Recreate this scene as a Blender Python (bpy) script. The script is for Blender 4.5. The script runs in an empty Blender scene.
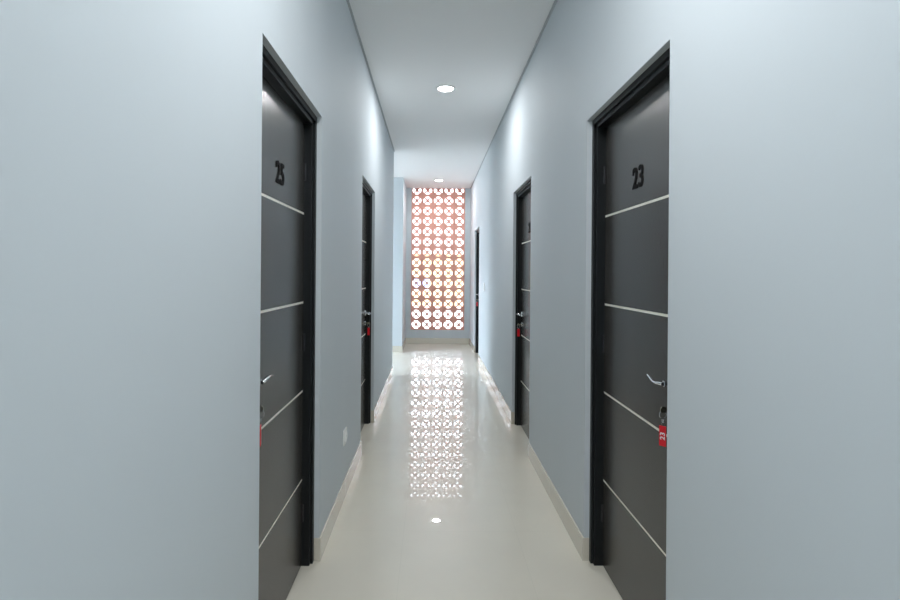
import bpy, bmesh, math, random
from mathutils import Vector, Matrix
random.seed(7)
PI = math.pi
S = bpy.context.scene
C = S.collection

# ---------------------------------------------------------------- measures (metres)
EYE = 1.38
WL, WR = 0.530, 0.742          # corridor wall faces left / right of the lens
CEIL = 3.035
Y_BACK, Y_END = -4.0, 10.15
Y_SIDE0, Y_SIDE1 = 7.07, 9.02  # opening of the side hall
X_SIDE = -3.2
DOOR_H = 2.12
TH = 0.13

# ---------------------------------------------------------------- materials
def mat(name, col, rough=0.5, metal=0.0, spec=0.5, coat=0.0, coat_rough=0.03):
    m = bpy.data.materials.new(name); m.use_nodes = True
    b = m.node_tree.nodes['Principled BSDF']
    b.inputs['Base Color'].default_value = (*col, 1)
    b.inputs['Roughness'].default_value = rough
    b.inputs['Metallic'].default_value = metal
    b.inputs['Specular IOR Level'].default_value = spec
    b.inputs['Coat Weight'].default_value = coat
    b.inputs['Coat Roughness'].default_value = coat_rough
    return m
def nt(m): return m.node_tree.nodes, m.node_tree.links, m.node_tree.nodes['Principled BSDF']
def noise(m, scale, detail=3, stretch=(1, 1, 1), rough=0.5):
    n, l, b = nt(m)
    tc = n.new('ShaderNodeTexCoord'); mp = n.new('ShaderNodeMapping'); t = n.new('ShaderNodeTexNoise')
    mp.inputs['Scale'].default_value = stretch
    t.inputs['Scale'].default_value = scale; t.inputs['Detail'].default_value = detail
    t.inputs['Roughness'].default_value = rough
    l.new(tc.outputs['Object'], mp.inputs['Vector']); l.new(mp.outputs[0], t.inputs['Vector'])
    return t
def bump(m, src, strength, dist=0.001):
    n, l, b = nt(m)
    bp = n.new('ShaderNodeBump'); bp.inputs['Strength'].default_value = strength
    bp.inputs['Distance'].default_value = dist
    l.new(src, bp.inputs['Height']); l.new(bp.outputs[0], b.inputs['Normal'])
def vary(m, src, c0, c1, p0=0.3, p1=0.7):
    n, l, b = nt(m)
    r = n.new('ShaderNodeValToRGB')
    r.color_ramp.elements[0].position = p0; r.color_ramp.elements[0].color = (*c0, 1)
    r.color_ramp.elements[1].position = p1; r.color_ramp.elements[1].color = (*c1, 1)
    l.new(src, r.inputs[0]); l.new(r.outputs[0], b.inputs['Base Color'])

WALLC = (0.604, 0.653, 0.682)
M = {}
M['wall'] = mat('wall_paint', WALLC, 0.68, spec=0.25)
t = noise(M['wall'], 90, 4); bump(M['wall'], t.outputs['Fac'], 0.12)
t2 = noise(M['wall'], 1.6, 2, (1, 1, 0.25)); vary(M['wall'], t2.outputs['Fac'], [c*0.985 for c in WALLC], [min(1, c*1.015) for c in WALLC])
M['ceil'] = mat('ceiling_paint', (0.90, 0.91, 0.91), 0.75, spec=0.2)
t = noise(M['ceil'], 60, 3); bump(M['ceil'], t.outputs['Fac'], 0.08)
M['gap'] = mat('painted_shadow_gap', (0.45, 0.48, 0.50), 0.7)  # grey stands in for the shade inside a narrow ceiling edge gap

# polished cream porcelain tiles with faint joints
M['floor'] = mat('polished_tile', (0.60, 0.585, 0.52), 0.30, spec=0.25, coat=0.5, coat_rough=0.010)
n, l, b = nt(M['floor'])
tc = n.new('ShaderNodeTexCoord'); mp = n.new('ShaderNodeMapping'); br = n.new('ShaderNodeTexBrick')
mp.inputs['Location'].default_value = (0.14, 0.22, 0)
br.offset = 0; br.squash = 1
br.inputs['Scale'].default_value = 1.0
br.inputs['Brick Width'].default_value = 0.60; br.inputs['Row Height'].default_value = 0.60
br.inputs['Mortar Size'].default_value = 0.0012; br.inputs['Mortar Smooth'].default_value = 0.3
br.inputs['Color1'].default_value = (0.790, 0.745, 0.640, 1)
br.inputs['Color2'].default_value = (0.780, 0.735, 0.630, 1)
br.inputs['Mortar'].default_value = (0.73, 0.69, 0.59, 1)
l.new(tc.outputs['Object'], mp.inputs[0]); l.new(mp.outputs[0], br.inputs['Vector'])
nz = n.new('ShaderNodeTexNoise'); nz.inputs['Scale'].default_value = 3; nz.inputs['Detail'].default_value = 5
l.new(tc.outputs['Object'], nz.inputs['Vector'])
mx = n.new('ShaderNodeMix'); mx.data_type = 'RGBA'; mx.blend_type = 'MULTIPLY'; mx.inputs[0].default_value = 0.12
l.new(br.outputs['Color'], mx.inputs[6]); l.new(nz.outputs['Fac'], mx.inputs[7]); l.new(mx.outputs[2], b.inputs['Base Color'])
M['skirt'] = mat('skirting_tile', (0.68, 0.64, 0.55), 0.10, spec=0.6)

M['frame'] = mat('door_frame_paint', (0.009, 0.011, 0.012), 0.4, spec=0.3)
M['leaf'] = mat('door_laminate', (0.048, 0.045, 0.042), 0.27, spec=0.55)
t = noise(M['leaf'], 30, 5, (9, 9, 0.35), 0.6)
vary(M['leaf'], t.outputs['Fac'], (0.043, 0.040, 0.037), (0.054, 0.051, 0.047))
bump(M['leaf'], t.outputs['Fac'], 0.03, 0.0003)
M['stripe'] = mat('cream_inlay', (0.86, 0.83, 0.74), 0.35)
M['digit'] = mat('dark_numeral', (0.008, 0.008, 0.009), 0.8, spec=0.1)
M['chrome'] = mat('brushed_chrome', (0.72, 0.75, 0.78), 0.18, 1.0)
M['steeldark'] = mat('dark_steel', (0.05, 0.05, 0.055), 0.3, 0.8)
M['brass'] = mat('key_metal', (0.75, 0.70, 0.55), 0.25, 1.0)
M['red'] = mat('red_plastic', (0.68, 0.008, 0.018), 0.35)
M['white'] = mat('white_plastic', (0.80, 0.81, 0.79), 0.3)
M['ink'] = mat('white_ink', (0.9, 0.9, 0.9), 0.5)
M['hole'] = mat('socket_hole', (0.03, 0.03, 0.03), 0.6)
M['terra'] = mat('terracotta', (0.78, 0.40, 0.32), 0.75, spec=0.3)
t = noise(M['terra'], 22, 4); vary(M['terra'], t.outputs['Fac'], (0.75, 0.38, 0.30), (0.82, 0.43, 0.35)); bump(M['terra'], t.outputs['Fac'], 0.3, 0.002)
M['mortar'] = mat('mortar', (0.70, 0.42, 0.35), 0.9)
M['outer'] = mat('outdoor_concrete', (0.62, 0.60, 0.56), 0.9)
t = noise(M['outer'], 5, 4); vary(M['outer'], t.outputs['Fac'], (0.36, 0.34, 0.32), (0.42, 0.40, 0.37))
M['ochre'] = mat('ochre_render', (0.84, 0.66, 0.42), 0.9)
t = noise(M['ochre'], 4, 4); vary(M['ochre'], t.outputs['Fac'], (0.50, 0.34, 0.18), (0.56, 0.39, 0.22))
M['roof'] = mat('clay_roof', (0.55, 0.35, 0.28), 0.9)
M['blueglass'] = mat('blue_glass', (0.25, 0.32, 0.55), 0.2)
m = mat('lamp_diffuser', (1, 1, 1), 0.5); b = m.node_tree.nodes['Principled BSDF']
b.inputs['Emission Color'].default_value = (0.96, 0.98, 1.0, 1); b.inputs['Emission Strength'].default_value = 14
M['lamp'] = m

# ---------------------------------------------------------------- geometry helpers
def box(bm, x0, x1, y0, y1, z0, z1, bev=0.0):
    r = bmesh.ops.create_cube(bm, size=1)
    vs = r['verts']
    for v in vs:
        v.co = Vector(((x0+x1)/2 + v.co.x*(x1-x0), (y0+y1)/2 + v.co.y*(y1-y0), (z0+z1)/2 + v.co.z*(z1-z0)))
    if bev > 0:
        es = list({e for v in vs for e in v.link_edges})
        bmesh.ops.bevel(bm, geom=es, offset=bev, segments=2, affect='EDGES', profile=0.6)
def lathe(bm, prof, c=(0, 0, 0), axis='z', n=32):
    """prof: list of (radius, height); closed with caps where radius is 0"""
    rings = []
    for r, h in prof:
        ring = []
        if r < 1e-6:
            p = (0, 0, h); ring = [bm.verts.new(p)]
        else:
            for i in range(n):
                a = 2*PI*i/n; ring.append(bm.verts.new((r*math.cos(a), r*math.sin(a), h)))
        rings.append(ring)
    for A, B in zip(rings, rings[1:]):
        for i in range(n):
            j = (i+1) % n
            if len(A) == 1 and len(B) == 1: break
            if len(A) == 1: bm.faces.new((A[0], B[j], B[i]))
            elif len(B) == 1: bm.faces.new((A[i], A[j], B[0]))
            else: bm.faces.new((A[i], A[j], B[j], B[i]))
    vs = [v for r in rings for v in r]
    for v in vs:
        x, y, z = v.co
        if axis == 'y': v.co = Vector((x, z, y))
        elif axis == '-y': v.co = Vector((x, -z, y))
        elif axis == 'x': v.co = Vector((z, x, y))
        v.co += Vector(c)
def tube(bm, pts, rad, n=12, flat=1.0):
    """swept tube; rad number or list; flat squeezes the section vertically"""
    pts = [Vector(p) for p in pts]; k = len(pts)
    rads = rad if isinstance(rad, (list, tuple)) else [rad]*k
    rings = []
    up = Vector((0, 0, 1))
    for i, p in enumerate(pts):
        d = (pts[min(i+1, k-1)] - pts[max(i-1, 0)]).normalized()
        u = up if abs(d.dot(up)) < 0.9 else Vector((0, 1, 0))
        s = d.cross(u).normalized(); w = s.cross(d).normalized()
        rings.append([bm.verts.new(p + s*math.cos(2*PI*j/n)*rads[i] + w*math.sin(2*PI*j/n)*rads[i]*flat) for j in range(n)])
    for A, B in zip(rings, rings[1:]):
        for j in range(n):
            bm.faces.new((A[j], A[(j+1) % n], B[(j+1) % n], B[j]))
    bm.faces.new(rings[0][::-1]); bm.faces.new(rings[-1])
def torus(bm, c, R, r, axis='x', n=24, m=8, sq=1.0):
    pts = []
    vs = []
    for i in range(n):
        a = 2*PI*i/n
        row = []
        for j in range(m):
            q = 2*PI*j/m
            rr = R + r*math.cos(q)
            p = Vector((rr*math.cos(a), rr*math.sin(a)*sq, r*math.sin(q)))
            if axis == 'x': p = Vector((p.z, p.x, p.y))
            elif axis == 'y': p = Vector((p.x, p.z, p.y))
            row.append(bm.verts.new(p + Vector(c)))
        vs.append(row)
    for i in range(n):
        for j in range(m):
            bm.faces.new((vs[i][j], vs[(i+1) % n][j], vs[(i+1) % n][(j+1) % m], vs[i][(j+1) % m]))
def obj(name, bm, m, parent=None, smooth=False, loc=None, rot=None):
    me = bpy.data.meshes.new(name)
    bmesh.ops.recalc_face_normals(bm, faces=bm.faces)
    bm.to_mesh(me); bm.free()
    me.materials.append(m)
    if smooth:
        me.shade_smooth()
        try: me.set_sharp_from_angle(angle=math.radians(35))
        except Exception: pass
    o = bpy.data.objects.new(name, me); C.objects.link(o)
    if parent: o.parent = parent
    if loc is not None: o.location = loc
    if rot is not None: o.rotation_euler = rot
    return o
def empty(name, loc=(0, 0, 0), rz=0):
    o = bpy.data.objects.new(name, None); C.objects.link(o)
    o.location = loc; o.rotation_euler = (0, 0, rz); o.empty_display_size = 0.1
    return o
def tag(o, label, cat, group=None, kind=None):
    o['label'] = label; o['category'] = cat
    if group: o['group'] = group
    if kind: o['kind'] = kind
    return o
def struct(o, label=None, cat=None):
    o['kind'] = 'structure'
    if label: o['label'] = label
    if cat: o['category'] = cat
    return o
def text_mesh(name, s, h, m, parent, loc, rot, xs=1.0, bold=0.02, ext=0.03):
    """digits as real relief: font outline turned into a mesh, height h"""
    cu = bpy.data.curves.new(name, 'FONT'); cu.body = s; cu.size = 1
    cu.align_x = 'CENTER'; cu.align_y = 'CENTER'; cu.offset = bold; cu.extrude = ext; cu.space_character = 1.08
    tmp = bpy.data.objects.new(name, cu); C.objects.link(tmp)
    dg = bpy.context.evaluated_depsgraph_get()
    me = bpy.data.meshes.new_from_object(tmp.evaluated_get(dg))
    C.objects.unlink(tmp); bpy.data.objects.remove(tmp)
    z = [v.co.y for v in me.vertices]; x = [v.co.x for v in me.vertices]
    k = h/(max(z)-min(z)); cy = (max(z)+min(z))/2; cx = (max(x)+min(x))/2
    for v in me.vertices:
        v.co = Vector(((v.co.x-cx)*k*xs, (v.co.y-cy)*k, v.co.z*k))
    me.name = name; me.materials.clear(); me.materials.append(m)
    o = bpy.data.objects.new(name, me); C.objects.link(o)
    o.parent = parent; o.location = loc; o.rotation_euler = rot
    return o

# ---------------------------------------------------------------- doors data: (wall, near y, far y, number, handle side)
DOORS = [
    ('R', 1.633, 2.506, '23', +1),
    ('L', 1.610, 2.485, '25', -1),
    ('R', 3.920, 4.770, '21', -1),
    ('L', 3.925, 4.785, None, +1),
    ('R', 8.210, 9.050, None, -1),
]

# ---------------------------------------------------------------- the shell
def wall_run(bm, xa, xb, y0, y1, openings):
    cur = y0
    for a, b_ in sorted(openings):
        box(bm, xa, xb, cur, a, 0, CEIL); box(bm, xa, xb, a, b_, DOOR_H, CEIL); cur = b_
    box(bm, xa, xb, cur, y1, 0, CEIL)
bm = bmesh.new()
wall_run(bm, -WL-TH, -WL, Y_BACK, Y_SIDE0, [(a, b_) for w, a, b_, *_ in DOORS if w == 'L'])
struct(obj('wall_left', bm, M['wall']))
bm = bmesh.new()
wall_run(bm, WR, WR+TH, Y_BACK, Y_END+0.14, [(a, b_) for w, a, b_, *_ in DOORS if w == 'R'])
struct(obj('wall_right', bm, M['wall']))
# far left return between side hall and end wall, running away to the left
bm = bmesh.new(); box(bm, X_SIDE, -0.51, Y_SIDE1, Y_END+0.14, 0, CEIL)
struct(obj('wall_side_far', bm, M['wall']))
bm = bmesh.new(); box(bm, X_SIDE, -WL-TH, Y_SIDE0-0.13, Y_SIDE0, 0, CEIL)
struct(obj('wall_side_near', bm, M['wall']))
bm = bmesh.new(); box(bm, X_SIDE-0.12, X_SIDE, Y_SIDE0-0.13, Y_SIDE1, 0, 1.25)  # unseen parapet, raised to cut the daylight on the far return wall
struct(obj('wall_side_unseen_parapet', bm, M['wall']))
# end wall round the screen
SX0, SX1, SZ0 = -0.410, 0.636, 0.268
NC, PZ = 5, 0.2024
PX = (SX1-SX0)/NC
bm = bmesh.new()
box(bm, -0.51, SX0, Y_END, Y_END+0.14, 0, CEIL)
box(bm, SX1, WR, Y_END, Y_END+0.14, 0, CEIL)
box(bm, SX0, SX1, Y_END, Y_END+0.14, 0, SZ0)
struct(obj('wall_end', bm, M['wall']))
bm = bmesh.new(); box(bm, -WL-TH, WR+TH, Y_BACK-0.12, Y_BACK, 0, CEIL)
struct(obj('wall_back', bm, M['wall']))
# unseen outer walls of the rooms behind the doors, added against sky leaks
bm = bmesh.new(); box(bm, X_SIDE-0.12, X_SIDE, Y_BACK-0.12, Y_SIDE0-0.13, 0, CEIL); box(bm, X_SIDE, -WL-TH, Y_BACK-0.12, Y_BACK, 0, CEIL)
struct(obj('wall_outer_unseen_left', bm, M['wall']))
bm = bmesh.new(); box(bm, 3.4, 3.52, Y_BACK-0.12, Y_END+0.14, 0, CEIL); box(bm, WR+TH, 3.4, Y_BACK-0.12, Y_BACK, 0, CEIL); box(bm, WR+TH, 3.4, Y_END, Y_END+0.14, 0, CEIL)
struct(obj('wall_outer_unseen_right', bm, M['wall']))
bm = bmesh.new(); box(bm, X_SIDE-0.12, 3.52, Y_BACK-0.12, Y_END+0.14, -0.15, 0)
struct(obj('floor', bm, M['floor']))
bm = bmesh.new(); box(bm, X_SIDE-0.12, 3.52, Y_BACK-0.12, Y_END+0.14, CEIL, CEIL+0.2)
struct(obj('ceiling', bm, M['ceil']))
# grey strips along the ceiling edges, painting the shade of a shadow gap
bm = bmesh.new(); box(bm, -WL, -WL+0.012, Y_BACK, Y_SIDE0, CEIL-0.012, CEIL)
struct(obj('trim_gap_shade_1', bm, M['gap']))
bm = bmesh.new(); box(bm, WR-0.012, WR, Y_BACK, Y_END, CEIL-0.012, CEIL)
struct(obj('trim_gap_shade_2', bm, M['gap']))
# skirting tiles: thin tiles with the top edge showing, wrapped into each door reveal
SK, ST = 0.11, 0.008
def skirting(name, xf, side, y0, y1, openings):
    bm = bmesh.new(); cur = y0
    def run(a, b_):
        xa, xb = (xf-ST, xf) if side > 0 else (xf, xf+ST)
        n_ = max(1, round((b_-a)/0.60)); s = (b_-a)/n_
        for i in range(n_):
            box(bm, xa, xb, a+i*s+0.0008, a+(i+1)*s-0.0008, 0.001, SK, 0.0015)
    for a, b_ in sorted(openings):
        run(cur, a); 
        for yy, sg in ((a, 1), (b_, -1)):     # short returns in the reveal
            xa, xb = (xf-ST, xf+0.024) if side > 0 else (xf-0.024, xf+ST)
            box(bm, xa, xb, min(yy, yy+sg*0.004), max(yy, yy+sg*0.004), 0.001, SK)
        cur = b_
    run(cur, y1)
    return struct(obj(name, bm, M['skirt']))
skirting('baseboard_left', -WL, -1, Y_BACK, Y_SIDE0, [(a, b_) for w, a, b_, *_ in DOORS if w == 'L'])
skirting('baseboard_right', WR, 1, Y_BACK, Y_END-ST, [(a, b_) for w, a, b_, *_ in DOORS if w == 'R'])
bm = bmesh.new(); box(bm, -0.51+ST, WR, Y_END-ST, Y_END, 0.001, SK, 0.0015)
struct(obj('baseboard_end', bm, M['skirt']))
bm = bmesh.new(); box(bm, -0.51, -0.51+ST, Y_SIDE1-ST, Y_END, 0.001, SK, 0.0015)
box(bm, X_SIDE, -0.51, Y_SIDE1-ST, Y_SIDE1, 0.001, SK, 0.0015)
struct(obj('baseboard_side', bm, M['skirt']))

# ---------------------------------------------------------------- doors
# local frame: origin at the foot of the opening on the wall face; X to the right when facing the door, Y into the wall
FW = 0.045
LEAF_Y = 0.075
RECESS = [0.075, 0.072, 0.072, 0.072, 0.072]
def make_handle(t, hx, dirx):
    """lever handle: hx = position, dirx = direction the lever points"""
    bm = bmesh.new()
    lathe(bm, [(0, 0), (0.026, 0), (0.026, 0.006), (0.022, 0.010), (0.011, 0.012), (0.010, 0.040), (0, 0.042)], (hx, LEAF_Y-0.0005, 1.016), '-y', 28)
    h = obj('door_handle', bm, M['chrome'], t, True)
    bm = bmesh.new()
    y = LEAF_Y-0.045
    prof = [(-0.008, 0, 0), (0.012, 0.003, -0.002), (0.036, 0.009, -0.003), (0.062, 0.011, -0.002), (0.086, 0.007, 0.001), (0.108, -0.001, 0.004), (0.130, -0.008, 0.006)]
    pts = [(hx+dirx*u, y+v, 1.016+dirx*q*0.55) for u, q, v in prof]        # wave shape, handed by the side it points to
    tube(bm, pts, [0.0080, 0.0085, 0.0070, 0.0062, 0.0056, 0.0052, 0.0042], 12, 0.8)
    obj('lever', bm, M['chrome'], h, True)
    bm = bmesh.new()
    lathe(bm, [(0, 0), (0.021, 0), (0.021, 0.004), (0.017, 0.008), (0, 0.008)], (hx, LEAF_Y-0.0005, 0.925), '-y', 24)
    k = obj('lock', bm, M['chrome'], t, True)
    bm = bmesh.new()
    lathe(bm, [(0, 0), (0.0085, 0), (0.0085, 0.004), (0, 0.004)], (hx, LEAF_Y-0.0085, 0.925), '-y', 16)
    box(bm, hx-0.0045, hx+0.0045, LEAF_Y-0.012, LEAF_Y-0.0085, 0.905, 0.922)
    obj('cylinder', bm, M['steeldark'], k, True)
def make_door(i, wall, a, b_, num, hs, label):
    global LEAF_Y
    LEAF_Y = RECESS[i-1]
    W = b_-a; cy = (a+b_)/2
    if wall == 'R': t = empty('door_%d' % i, (WR, cy, 0), -PI/2)
    else:           t = empty('door_%d' % i, (-WL, cy, 0), PI/2)
    struct(t, label, 'door')
    h = W/2
    bm = bmesh.new()
    for s in (-1, 1):
        x0, x1 = sorted((s*h, s*(h-0.026))); box(bm, x0, x1, 0.025, TH+0.002, 0, DOOR_H, 0.0015)
        x0, x1 = sorted((s*(h-0.026), s*(h-FW))); box(bm, x0, x1, 0.036, TH+0.002, 0, DOOR_H-0.026, 0.0015)
        x0, x1 = sorted((s*(h-FW), s*(h-FW-0.016))); box(bm, x0, x1, LEAF_Y+0.041, TH+0.002, 0, DOOR_H-0.026)   # stop behind the leaf
    box(bm, -h+0.026, h-0.026, 0.025, TH+0.002, DOOR_H-0.026, DOOR_H, 0.0015)
    box(bm, -h+FW, h-FW, 0.036, TH+0.002, DOOR_H-FW, DOOR_H-0.026, 0.0015)
    box(bm, -h+FW, h-FW, LEAF_Y+0.041, TH+0.002, DOOR_H-FW-0.016, DOOR_H-FW)
    obj('door_frame', bm, M['frame'], t)
    # leaf: five boards stacked, with cream inlays in the joints
    x0, x1, z0, z1 = -h+FW+0.002, h-FW-0.002, 0.005, DOOR_H-FW-0.002
    zz = [z0, 0.407, 0.8225, 1.238, 1.6535, z1]; sh = 0.0100
    bm = bmesh.new()
    box(bm, x0, x1, LEAF_Y+0.004, LEAF_Y+0.040, z0, z1)
    for k in range(5):
        box(bm, x0, x1, LEAF_Y, LEAF_Y+0.006, zz[k]+(sh/2 if k else 0), zz[k+1]-(sh/2 if k < 4 else 0), 0.0008)
    leaf = obj('door_leaf', bm, M['leaf'], t)
    for k in range(1, 5):
        bm = bmesh.new(); box(bm, x0, x1, LEAF_Y+0.0008, LEAF_Y+0.005, zz[k]-sh/2+0.0003, zz[k]+sh/2-0.0003)
        o = obj('inlay_strip', bm, M['stripe'], leaf); o['label'] = 'thin cream strip across the dark door leaf'
    if num:
        o = text_mesh('number', num, 0.088, M['digit'], leaf, (0, LEAF_Y-0.001, 1.768), (PI/2, 0, 0), 0.90, 0.018, 0.02)
        o['label'] = 'dark raised numeral %s' % num
    make_handle(t, hs*(h-FW-0.060), -hs)
    bm = bmesh.new()                                  # hinge knuckles on the other side
    for z in (0.25, 1.05, 1.85):
        tube(bm, [(-hs*(h-FW-0.001), LEAF_Y-0.004, z-0.04), (-hs*(h-FW-0.001), LEAF_Y-0.004, z+0.04)], 0.005, 10)
    obj('hinge', bm, M['steeldark'], t, True)
    return t
LBL = ['dark grey door numbered 23 with cream strips, nearest on the right wall',
       'dark grey door numbered 25 with cream strips, nearest on the left wall',
       'dark door numbered 21, the middle one of three on the right wall',
       'dark door far down the left wall, beyond the white socket',
       'smallest and farthest dark door on the right wall, next to the terracotta screen']
doors = [make_door(i+1, *d, LBL[i]) for i, d in enumerate(DOORS)]

# ---------------------------------------------------------------- keys with red tags hanging from the locks
def make_key(label, world, rz, twist, num, drop=0.0):
    t = empty('key_with_tag', world, rz)              # origin at the foot of the tag
    tag(t, label, 'key', 'keys with red tags left in the door locks')
    # local y into the wall, z up; lock axis at height 0.138 above the tag foot
    L = 0.126 - drop
    bm = bmesh.new()
    box(bm, -0.0015, 0.0015, -0.012, 0.010, L-0.004, L+0.004)          # blade
    lathe(bm, [(0, -0.0014), (0.011, -0.0014), (0.011, 0.0014), (0, 0.0014)], (0, -0.022, L), 'x', 20)
    obj('key', bm, M['brass'], t, True)
    bm = bmesh.new(); torus(bm, (0, -0.024, L-0.016), 0.012, 0.0011, 'x')
    for k in range(3):
        torus(bm, (0, -0.024, L-0.031-k*0.0065), 0.0048, 0.0010, 'x' if k % 2 == 0 else 'y', 14, 6)
    obj('ring', bm, M['chrome'], t, True)
    bm = bmesh.new()
    box(bm, -0.012, 0.012, -0.0018, 0.0018, 0.004, 0.072, 0.0012)
    g = obj('key_tag', bm, M['red'], t, False, (0, -0.024, 0), (0, 0, twist))
    if num:
        text_mesh('number', num, 0.017, M['ink'], g, (0, -0.0024, 0.038), (PI/2, -PI/2, 0), 1.1, 0.02, 0.012)
    return t
def key_at(di, label, twist, num=None, dx=0.0, drop=0.0):
    global LEAF_Y
    LEAF_Y = RECESS[di]
    w, a, b_, n_, hs = DOORS[di]
    cy = (a+b_)/2; hx = hs*((b_-a)/2-FW-0.072)+dx
    y = LEAF_Y-0.0125
    if w == 'R': world = (WR+y, cy-hx, 0.925-0.126+drop); rz = -PI/2
    else:        world = (-WL-y, cy+hx, 0.925-0.126+drop); rz = PI/2
    return make_key(label, world, rz, twist, num, drop)
key_at(0, 'key with red tag reading 23 hanging from the lock of door 23', math.radians(40), '23')
key_at(1, 'key with red tag in the lock of door 25, half hidden by wall edge', math.radians(14), None)
key_at(2, 'key with small red tag hanging from the lock of door 21 on the right', math.radians(50), None, 0.0, 0.015)
key_at(3, 'key with small red tag hanging in the far left door', math.radians(-50), None, 0.0, 0.015)
key_at(4, 'tiny key with red tag in the farthest right door', math.radians(50), None, 0.0, 0.015)

# ---------------------------------------------------------------- socket and switch
t = empty('wall_socket', (-WL, 3.19, 0.374), PI/2)
tag(t, 'white power socket low on the left wall between the two left doors', 'socket')
bm = bmesh.new(); box(bm, -0.050, 0.050, -0.008, 0, -0.045, 0.045, 0.003); obj('cover_plate', bm, M['white'], t, True)
bm = bmesh.new(); lathe(bm, [(0, 0), (0.033, 0), (0.033, 0.004), (0.029, 0.006), (0.026, 0.006), (0.024, 0.002), (0, 0.002)], (0, -0.0078, 0), '-y', 32)
o = obj('socket_ring', bm, M['white'], t, True)
bm = bmesh.new()
for s in (-1, 1): lathe(bm, [(0, 0), (0.0028, 0), (0.0028, 0.001), (0, 0.001)], (s*0.0095, -0.0097, 0), '-y', 12)
obj('pin_hole', bm, M['hole'], o)
t = empty('light_switch', (WR, 7.34, 1.19), -PI/2)
tag(t, 'small white light switch on the right wall before the farthest door', 'switch')
bm = bmesh.new(); box(bm, -0.042, 0.042, -0.010, 0, -0.058, 0.058, 0.004); obj('cover_plate', bm, M['white'], t, True)
for s in (-1, 1):
    bm = bmesh.new(); box(bm, s*0.014-0.012, s*0.014+0.012, -0.014, -0.0095, -0.026, 0.026, 0.002)
    obj('rocker', bm, M['white'], t, True)

# ---------------------------------------------------------------- downlights
LAMPX = 0.11
LAMP_Y = [(-2.4, 17), (1.15, 11), (4.65, 8), (9.25, 5)]
LL = {4.65: 'larger round white downlight in the ceiling, nearer the camera',
      9.25: 'smaller round white downlight in the ceiling right before the terracotta screen',
      1.15: 'round white downlight in the ceiling above the camera', -2.4: 'round white downlight behind the camera'}
def make_lamp(y, W):
    t = empty('downlight', (LAMPX, y, CEIL))
    tag(t, LL[y], 'downlight', 'round downlights along the corridor ceiling')
    bm = bmesh.new()
    lathe(bm, [(0.068, -0.001), (0.086, -0.001), (0.088, -0.004), (0.084, -0.009), (0.072, -0.011), (0.068, -0.008), (0.068, -0.001)], (0, 0, 0), 'z', 48)
    obj('trim_ring', bm, M['white'], t, True)
    bm = bmesh.new()
    lathe(bm, [(0, -0.0005), (0.069, -0.0005), (0.069, -0.006), (0.05, -0.0075), (0, -0.008)], (0, 0, 0), 'z', 40)
    obj('diffuser', bm, M['lamp'], t, True)
    ld = bpy.data.lights.new('downlight_lamp', 'AREA'); ld.shape = 'DISK'; ld.size = 0.13; ld.spread = math.radians(180)
    ld.energy = W; ld.color = (0.97, 0.985, 1.0)
    lo = bpy.data.objects.new('lamp_light', ld); C.objects.link(lo); lo.parent = t; lo.location = (0, 0, -0.013)
for y, W in LAMP_Y: make_lamp(y, W)

# ---------------------------------------------------------------- terracotta breeze block screen
BD = 0.09
scr = empty('breeze_block_screen', ((SX0+SX1)/2, Y_END+0.02+BD/2, SZ0))
tag(scr, 'terracotta breeze block screen filling the end wall up to the ceiling', 'screen')
def block_mesh(name, top=None):
    hx, hz = PX/2-0.0012, PZ/2-0.0012
    R, rb, hw = 0.083, 0.029, 0.0115
    cu = bpy.data.curves.new(name, 'CURVE'); cu.dimensions = '2D'; cu.fill_mode = 'BOTH'; cu.extrude = BD/2
    def poly(pts):
        s = cu.splines.new('POLY'); s.points.add(len(pts)-1)
        for p, q in zip(s.points, pts): p.co = (q[0], q[1], 0, 1)
        s.use_cyclic_u = True
    poly([(-hx, -hz), (hx, -hz), (hx, hz), (-hx, hz)])
    for k in range(4):
        a0 = k*PI/2
        do, di = math.asin(hw/R), math.asin(hw/rb)
        A0, A1 = a0-PI/4+do, a0+PI/4-do
        B0, B1 = a0-PI/4+di, a0+PI/4-di
        pts = [(R*math.cos(A0+(A1-A0)*i/14), R*math.sin(A0+(A1-A0)*i/14)) for i in range(15)]
        pts += [(rb*math.cos(B1+(B0-B1)*i/5), rb*math.sin(B1+(B0-B1)*i/5)) for i in range(6)]
        poly(pts)
    tmp = bpy.data.objects.new(name, cu); C.objects.link(tmp)
    dg = bpy.context.evaluated_depsgraph_get()
    me = bpy.data.meshes.new_from_object(tmp.evaluated_get(dg))
    C.objects.unlink(tmp); bpy.data.objects.remove(tmp)
    bm = bmesh.new(); bm.from_mesh(me)
    bmesh.ops.remove_doubles(bm, verts=bm.verts, dist=1e-5)
    for v in bm.verts: v.co = Vector((v.co.x, -v.co.z, v.co.y))
    if top is not None:
        r = bmesh.ops.bisect_plane(bm, geom=bm.verts[:]+bm.edges[:]+bm.faces[:], plane_co=(0, 0, top), plane_no=(0, 0, 1), clear_outer=True)
        bmesh.ops.holes_fill(bm, edges=[e for e in bm.edges if e.is_boundary])
    bmesh.ops.recalc_face_normals(bm, faces=bm.faces)
    out = bpy.data.meshes.new(name); bm.to_mesh(out); bm.free()
    out.materials.append(M['terra'])
    return out
whole = block_mesh('breeze_block')
NR = int((CEIL-SZ0)/PZ)
rest = CEIL-SZ0-NR*PZ
cut = block_mesh('breeze_block', rest-PZ/2-0.001)
first = bpy.data.objects.new('breeze_block', whole); C.objects.link(first); first.parent = scr
n_ = 0
for r in range(NR+1):
    for c in range(NC):
        o = first if n_ == 0 else first.copy()
        if n_: C.objects.link(o)
        o.parent = scr
        if r == NR: o.data = cut
        o.location = (-(SX1-SX0)/2+PX*(c+0.5), random.uniform(-0.0015, 0.0015), PZ*(r+0.5))
        n_ += 1
bm = bmesh.new()
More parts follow.
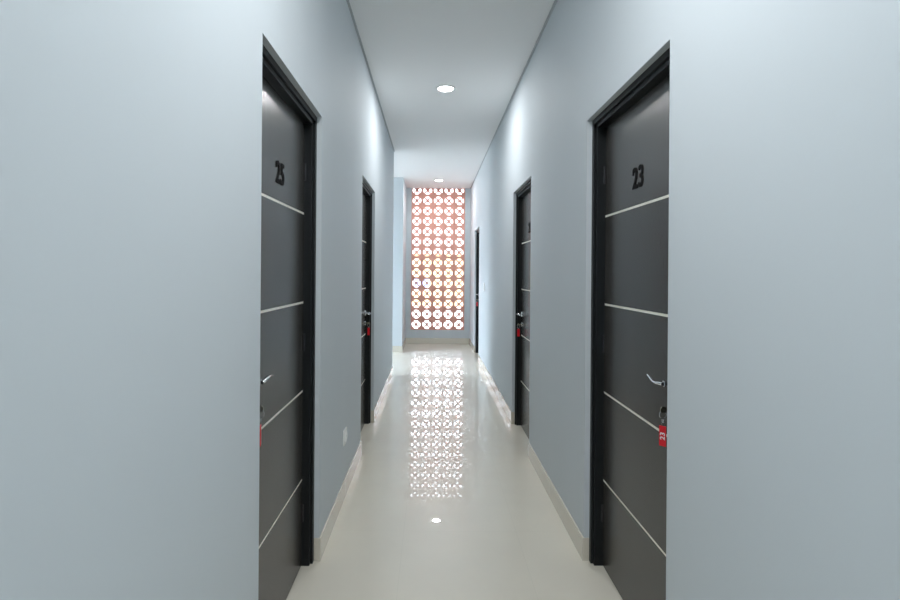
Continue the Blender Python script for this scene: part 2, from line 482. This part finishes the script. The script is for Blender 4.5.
for c in range(1, NC):
    x = -(SX1-SX0)/2+PX*c; box(bm, x-0.003, x+0.003, -BD/2+0.006, BD/2-0.006, 0.002, CEIL-SZ0-0.002)
for r in range(1, NR+1):
    box(bm, -(SX1-SX0)/2+0.002, (SX1-SX0)/2-0.002, -BD/2+0.007, BD/2-0.007, PZ*r-0.003, PZ*r+0.003)
obj('mortar', bm, M['mortar'], scr)

# ---------------------------------------------------------------- outdoors
bm = bmesh.new(); box(bm, -30, 30, -30, 45, -0.35, -0.16)
struct(obj('ground', bm, M['outer']))
bt = empty('building', (-0.9, 24, -0.16))
tag(bt, 'pale ochre building outdoors, glimpsed through the screen', 'building')
bm = bmesh.new(); box(bm, -3.5, 4.6, 0, 5, 0, 2.4); obj('wall', bm, M['ochre'], bt)
bm = bmesh.new(); box(bm, -3.7, 4.8, -0.2, 5.2, 2.4, 2.5); obj('roof', bm, M['roof'], bt)
bm = bmesh.new(); box(bm, 0.02, 0.78, -0.04, 0.02, 0.75, 1.35); fr = obj('window', bm, M['white'], bt)
bm = bmesh.new(); box(bm, 0.07, 0.73, -0.055, -0.035, 0.80, 1.30); obj('pane', bm, M['blueglass'], fr)

w = bpy.data.worlds.new('sky'); S.world = w; w.use_nodes = True
n = w.node_tree.nodes; l = w.node_tree.links
bg = n['Background']
# hazy bright sky: paler and dimmer at the horizon, brighter and bluer higher up
tc = n.new('ShaderNodeTexCoord'); sp = n.new('ShaderNodeSeparateXYZ'); r = n.new('ShaderNodeValToRGB')
l.new(tc.outputs['Generated'], sp.inputs[0]); l.new(sp.outputs['Z'], r.inputs[0]); l.new(r.outputs[0], bg.inputs['Color'])
e = r.color_ramp.elements
e[0].position = 0.0; e[0].color = (0.155, 0.160, 0.17, 1)
e[1].position = 0.50; e[1].color = (0.74, 0.86, 1.0, 1)
q = e.new(0.13); q.color = (0.19, 0.20, 0.22, 1)
q = e.new(0.24); q.color = (0.76, 0.87, 1.0, 1)
bg.inputs['Strength'].default_value = 7.5
sd = bpy.data.lights.new('sun', 'SUN'); sd.energy = 3; sd.angle = math.radians(2); sd.color = (1, 0.95, 0.86)
so = bpy.data.objects.new('sun', sd); C.objects.link(so)
so.rotation_euler = Vector((-0.55, 0.45, -0.8)).to_track_quat('-Z', 'Y').to_euler()

# ---------------------------------------------------------------- camera (lens with a little shift, rolled under half a degree)
cd = bpy.data.cameras.new('camera'); cam = bpy.data.objects.new('camera', cd); C.objects.link(cam)
cam.location = (0, 0, EYE)
F = 520
cd.sensor_width = 36; cd.lens = 36*F/900
cd.shift_x = 18/900; cd.shift_y = -27/900
cam.rotation_euler = (Matrix.Rotation(PI/2, 3, 'X') @ Matrix.Rotation(0.0075, 3, 'Z')).to_euler()
cd.clip_start = 0.05; cd.clip_end = 200
S.camera = cam

S.view_settings.view_transform = 'Standard'; S.view_settings.look = 'None'
S.view_settings.exposure = 1.02; S.view_settings.gamma = 1
S.view_settings.use_curve_mapping = False
try:
    S.cycles.use_denoising = True
    S.cycles.max_bounces = 10; S.cycles.diffuse_bounces = 6
    S.cycles.sample_clamp_indirect = 6
except Exception: pass
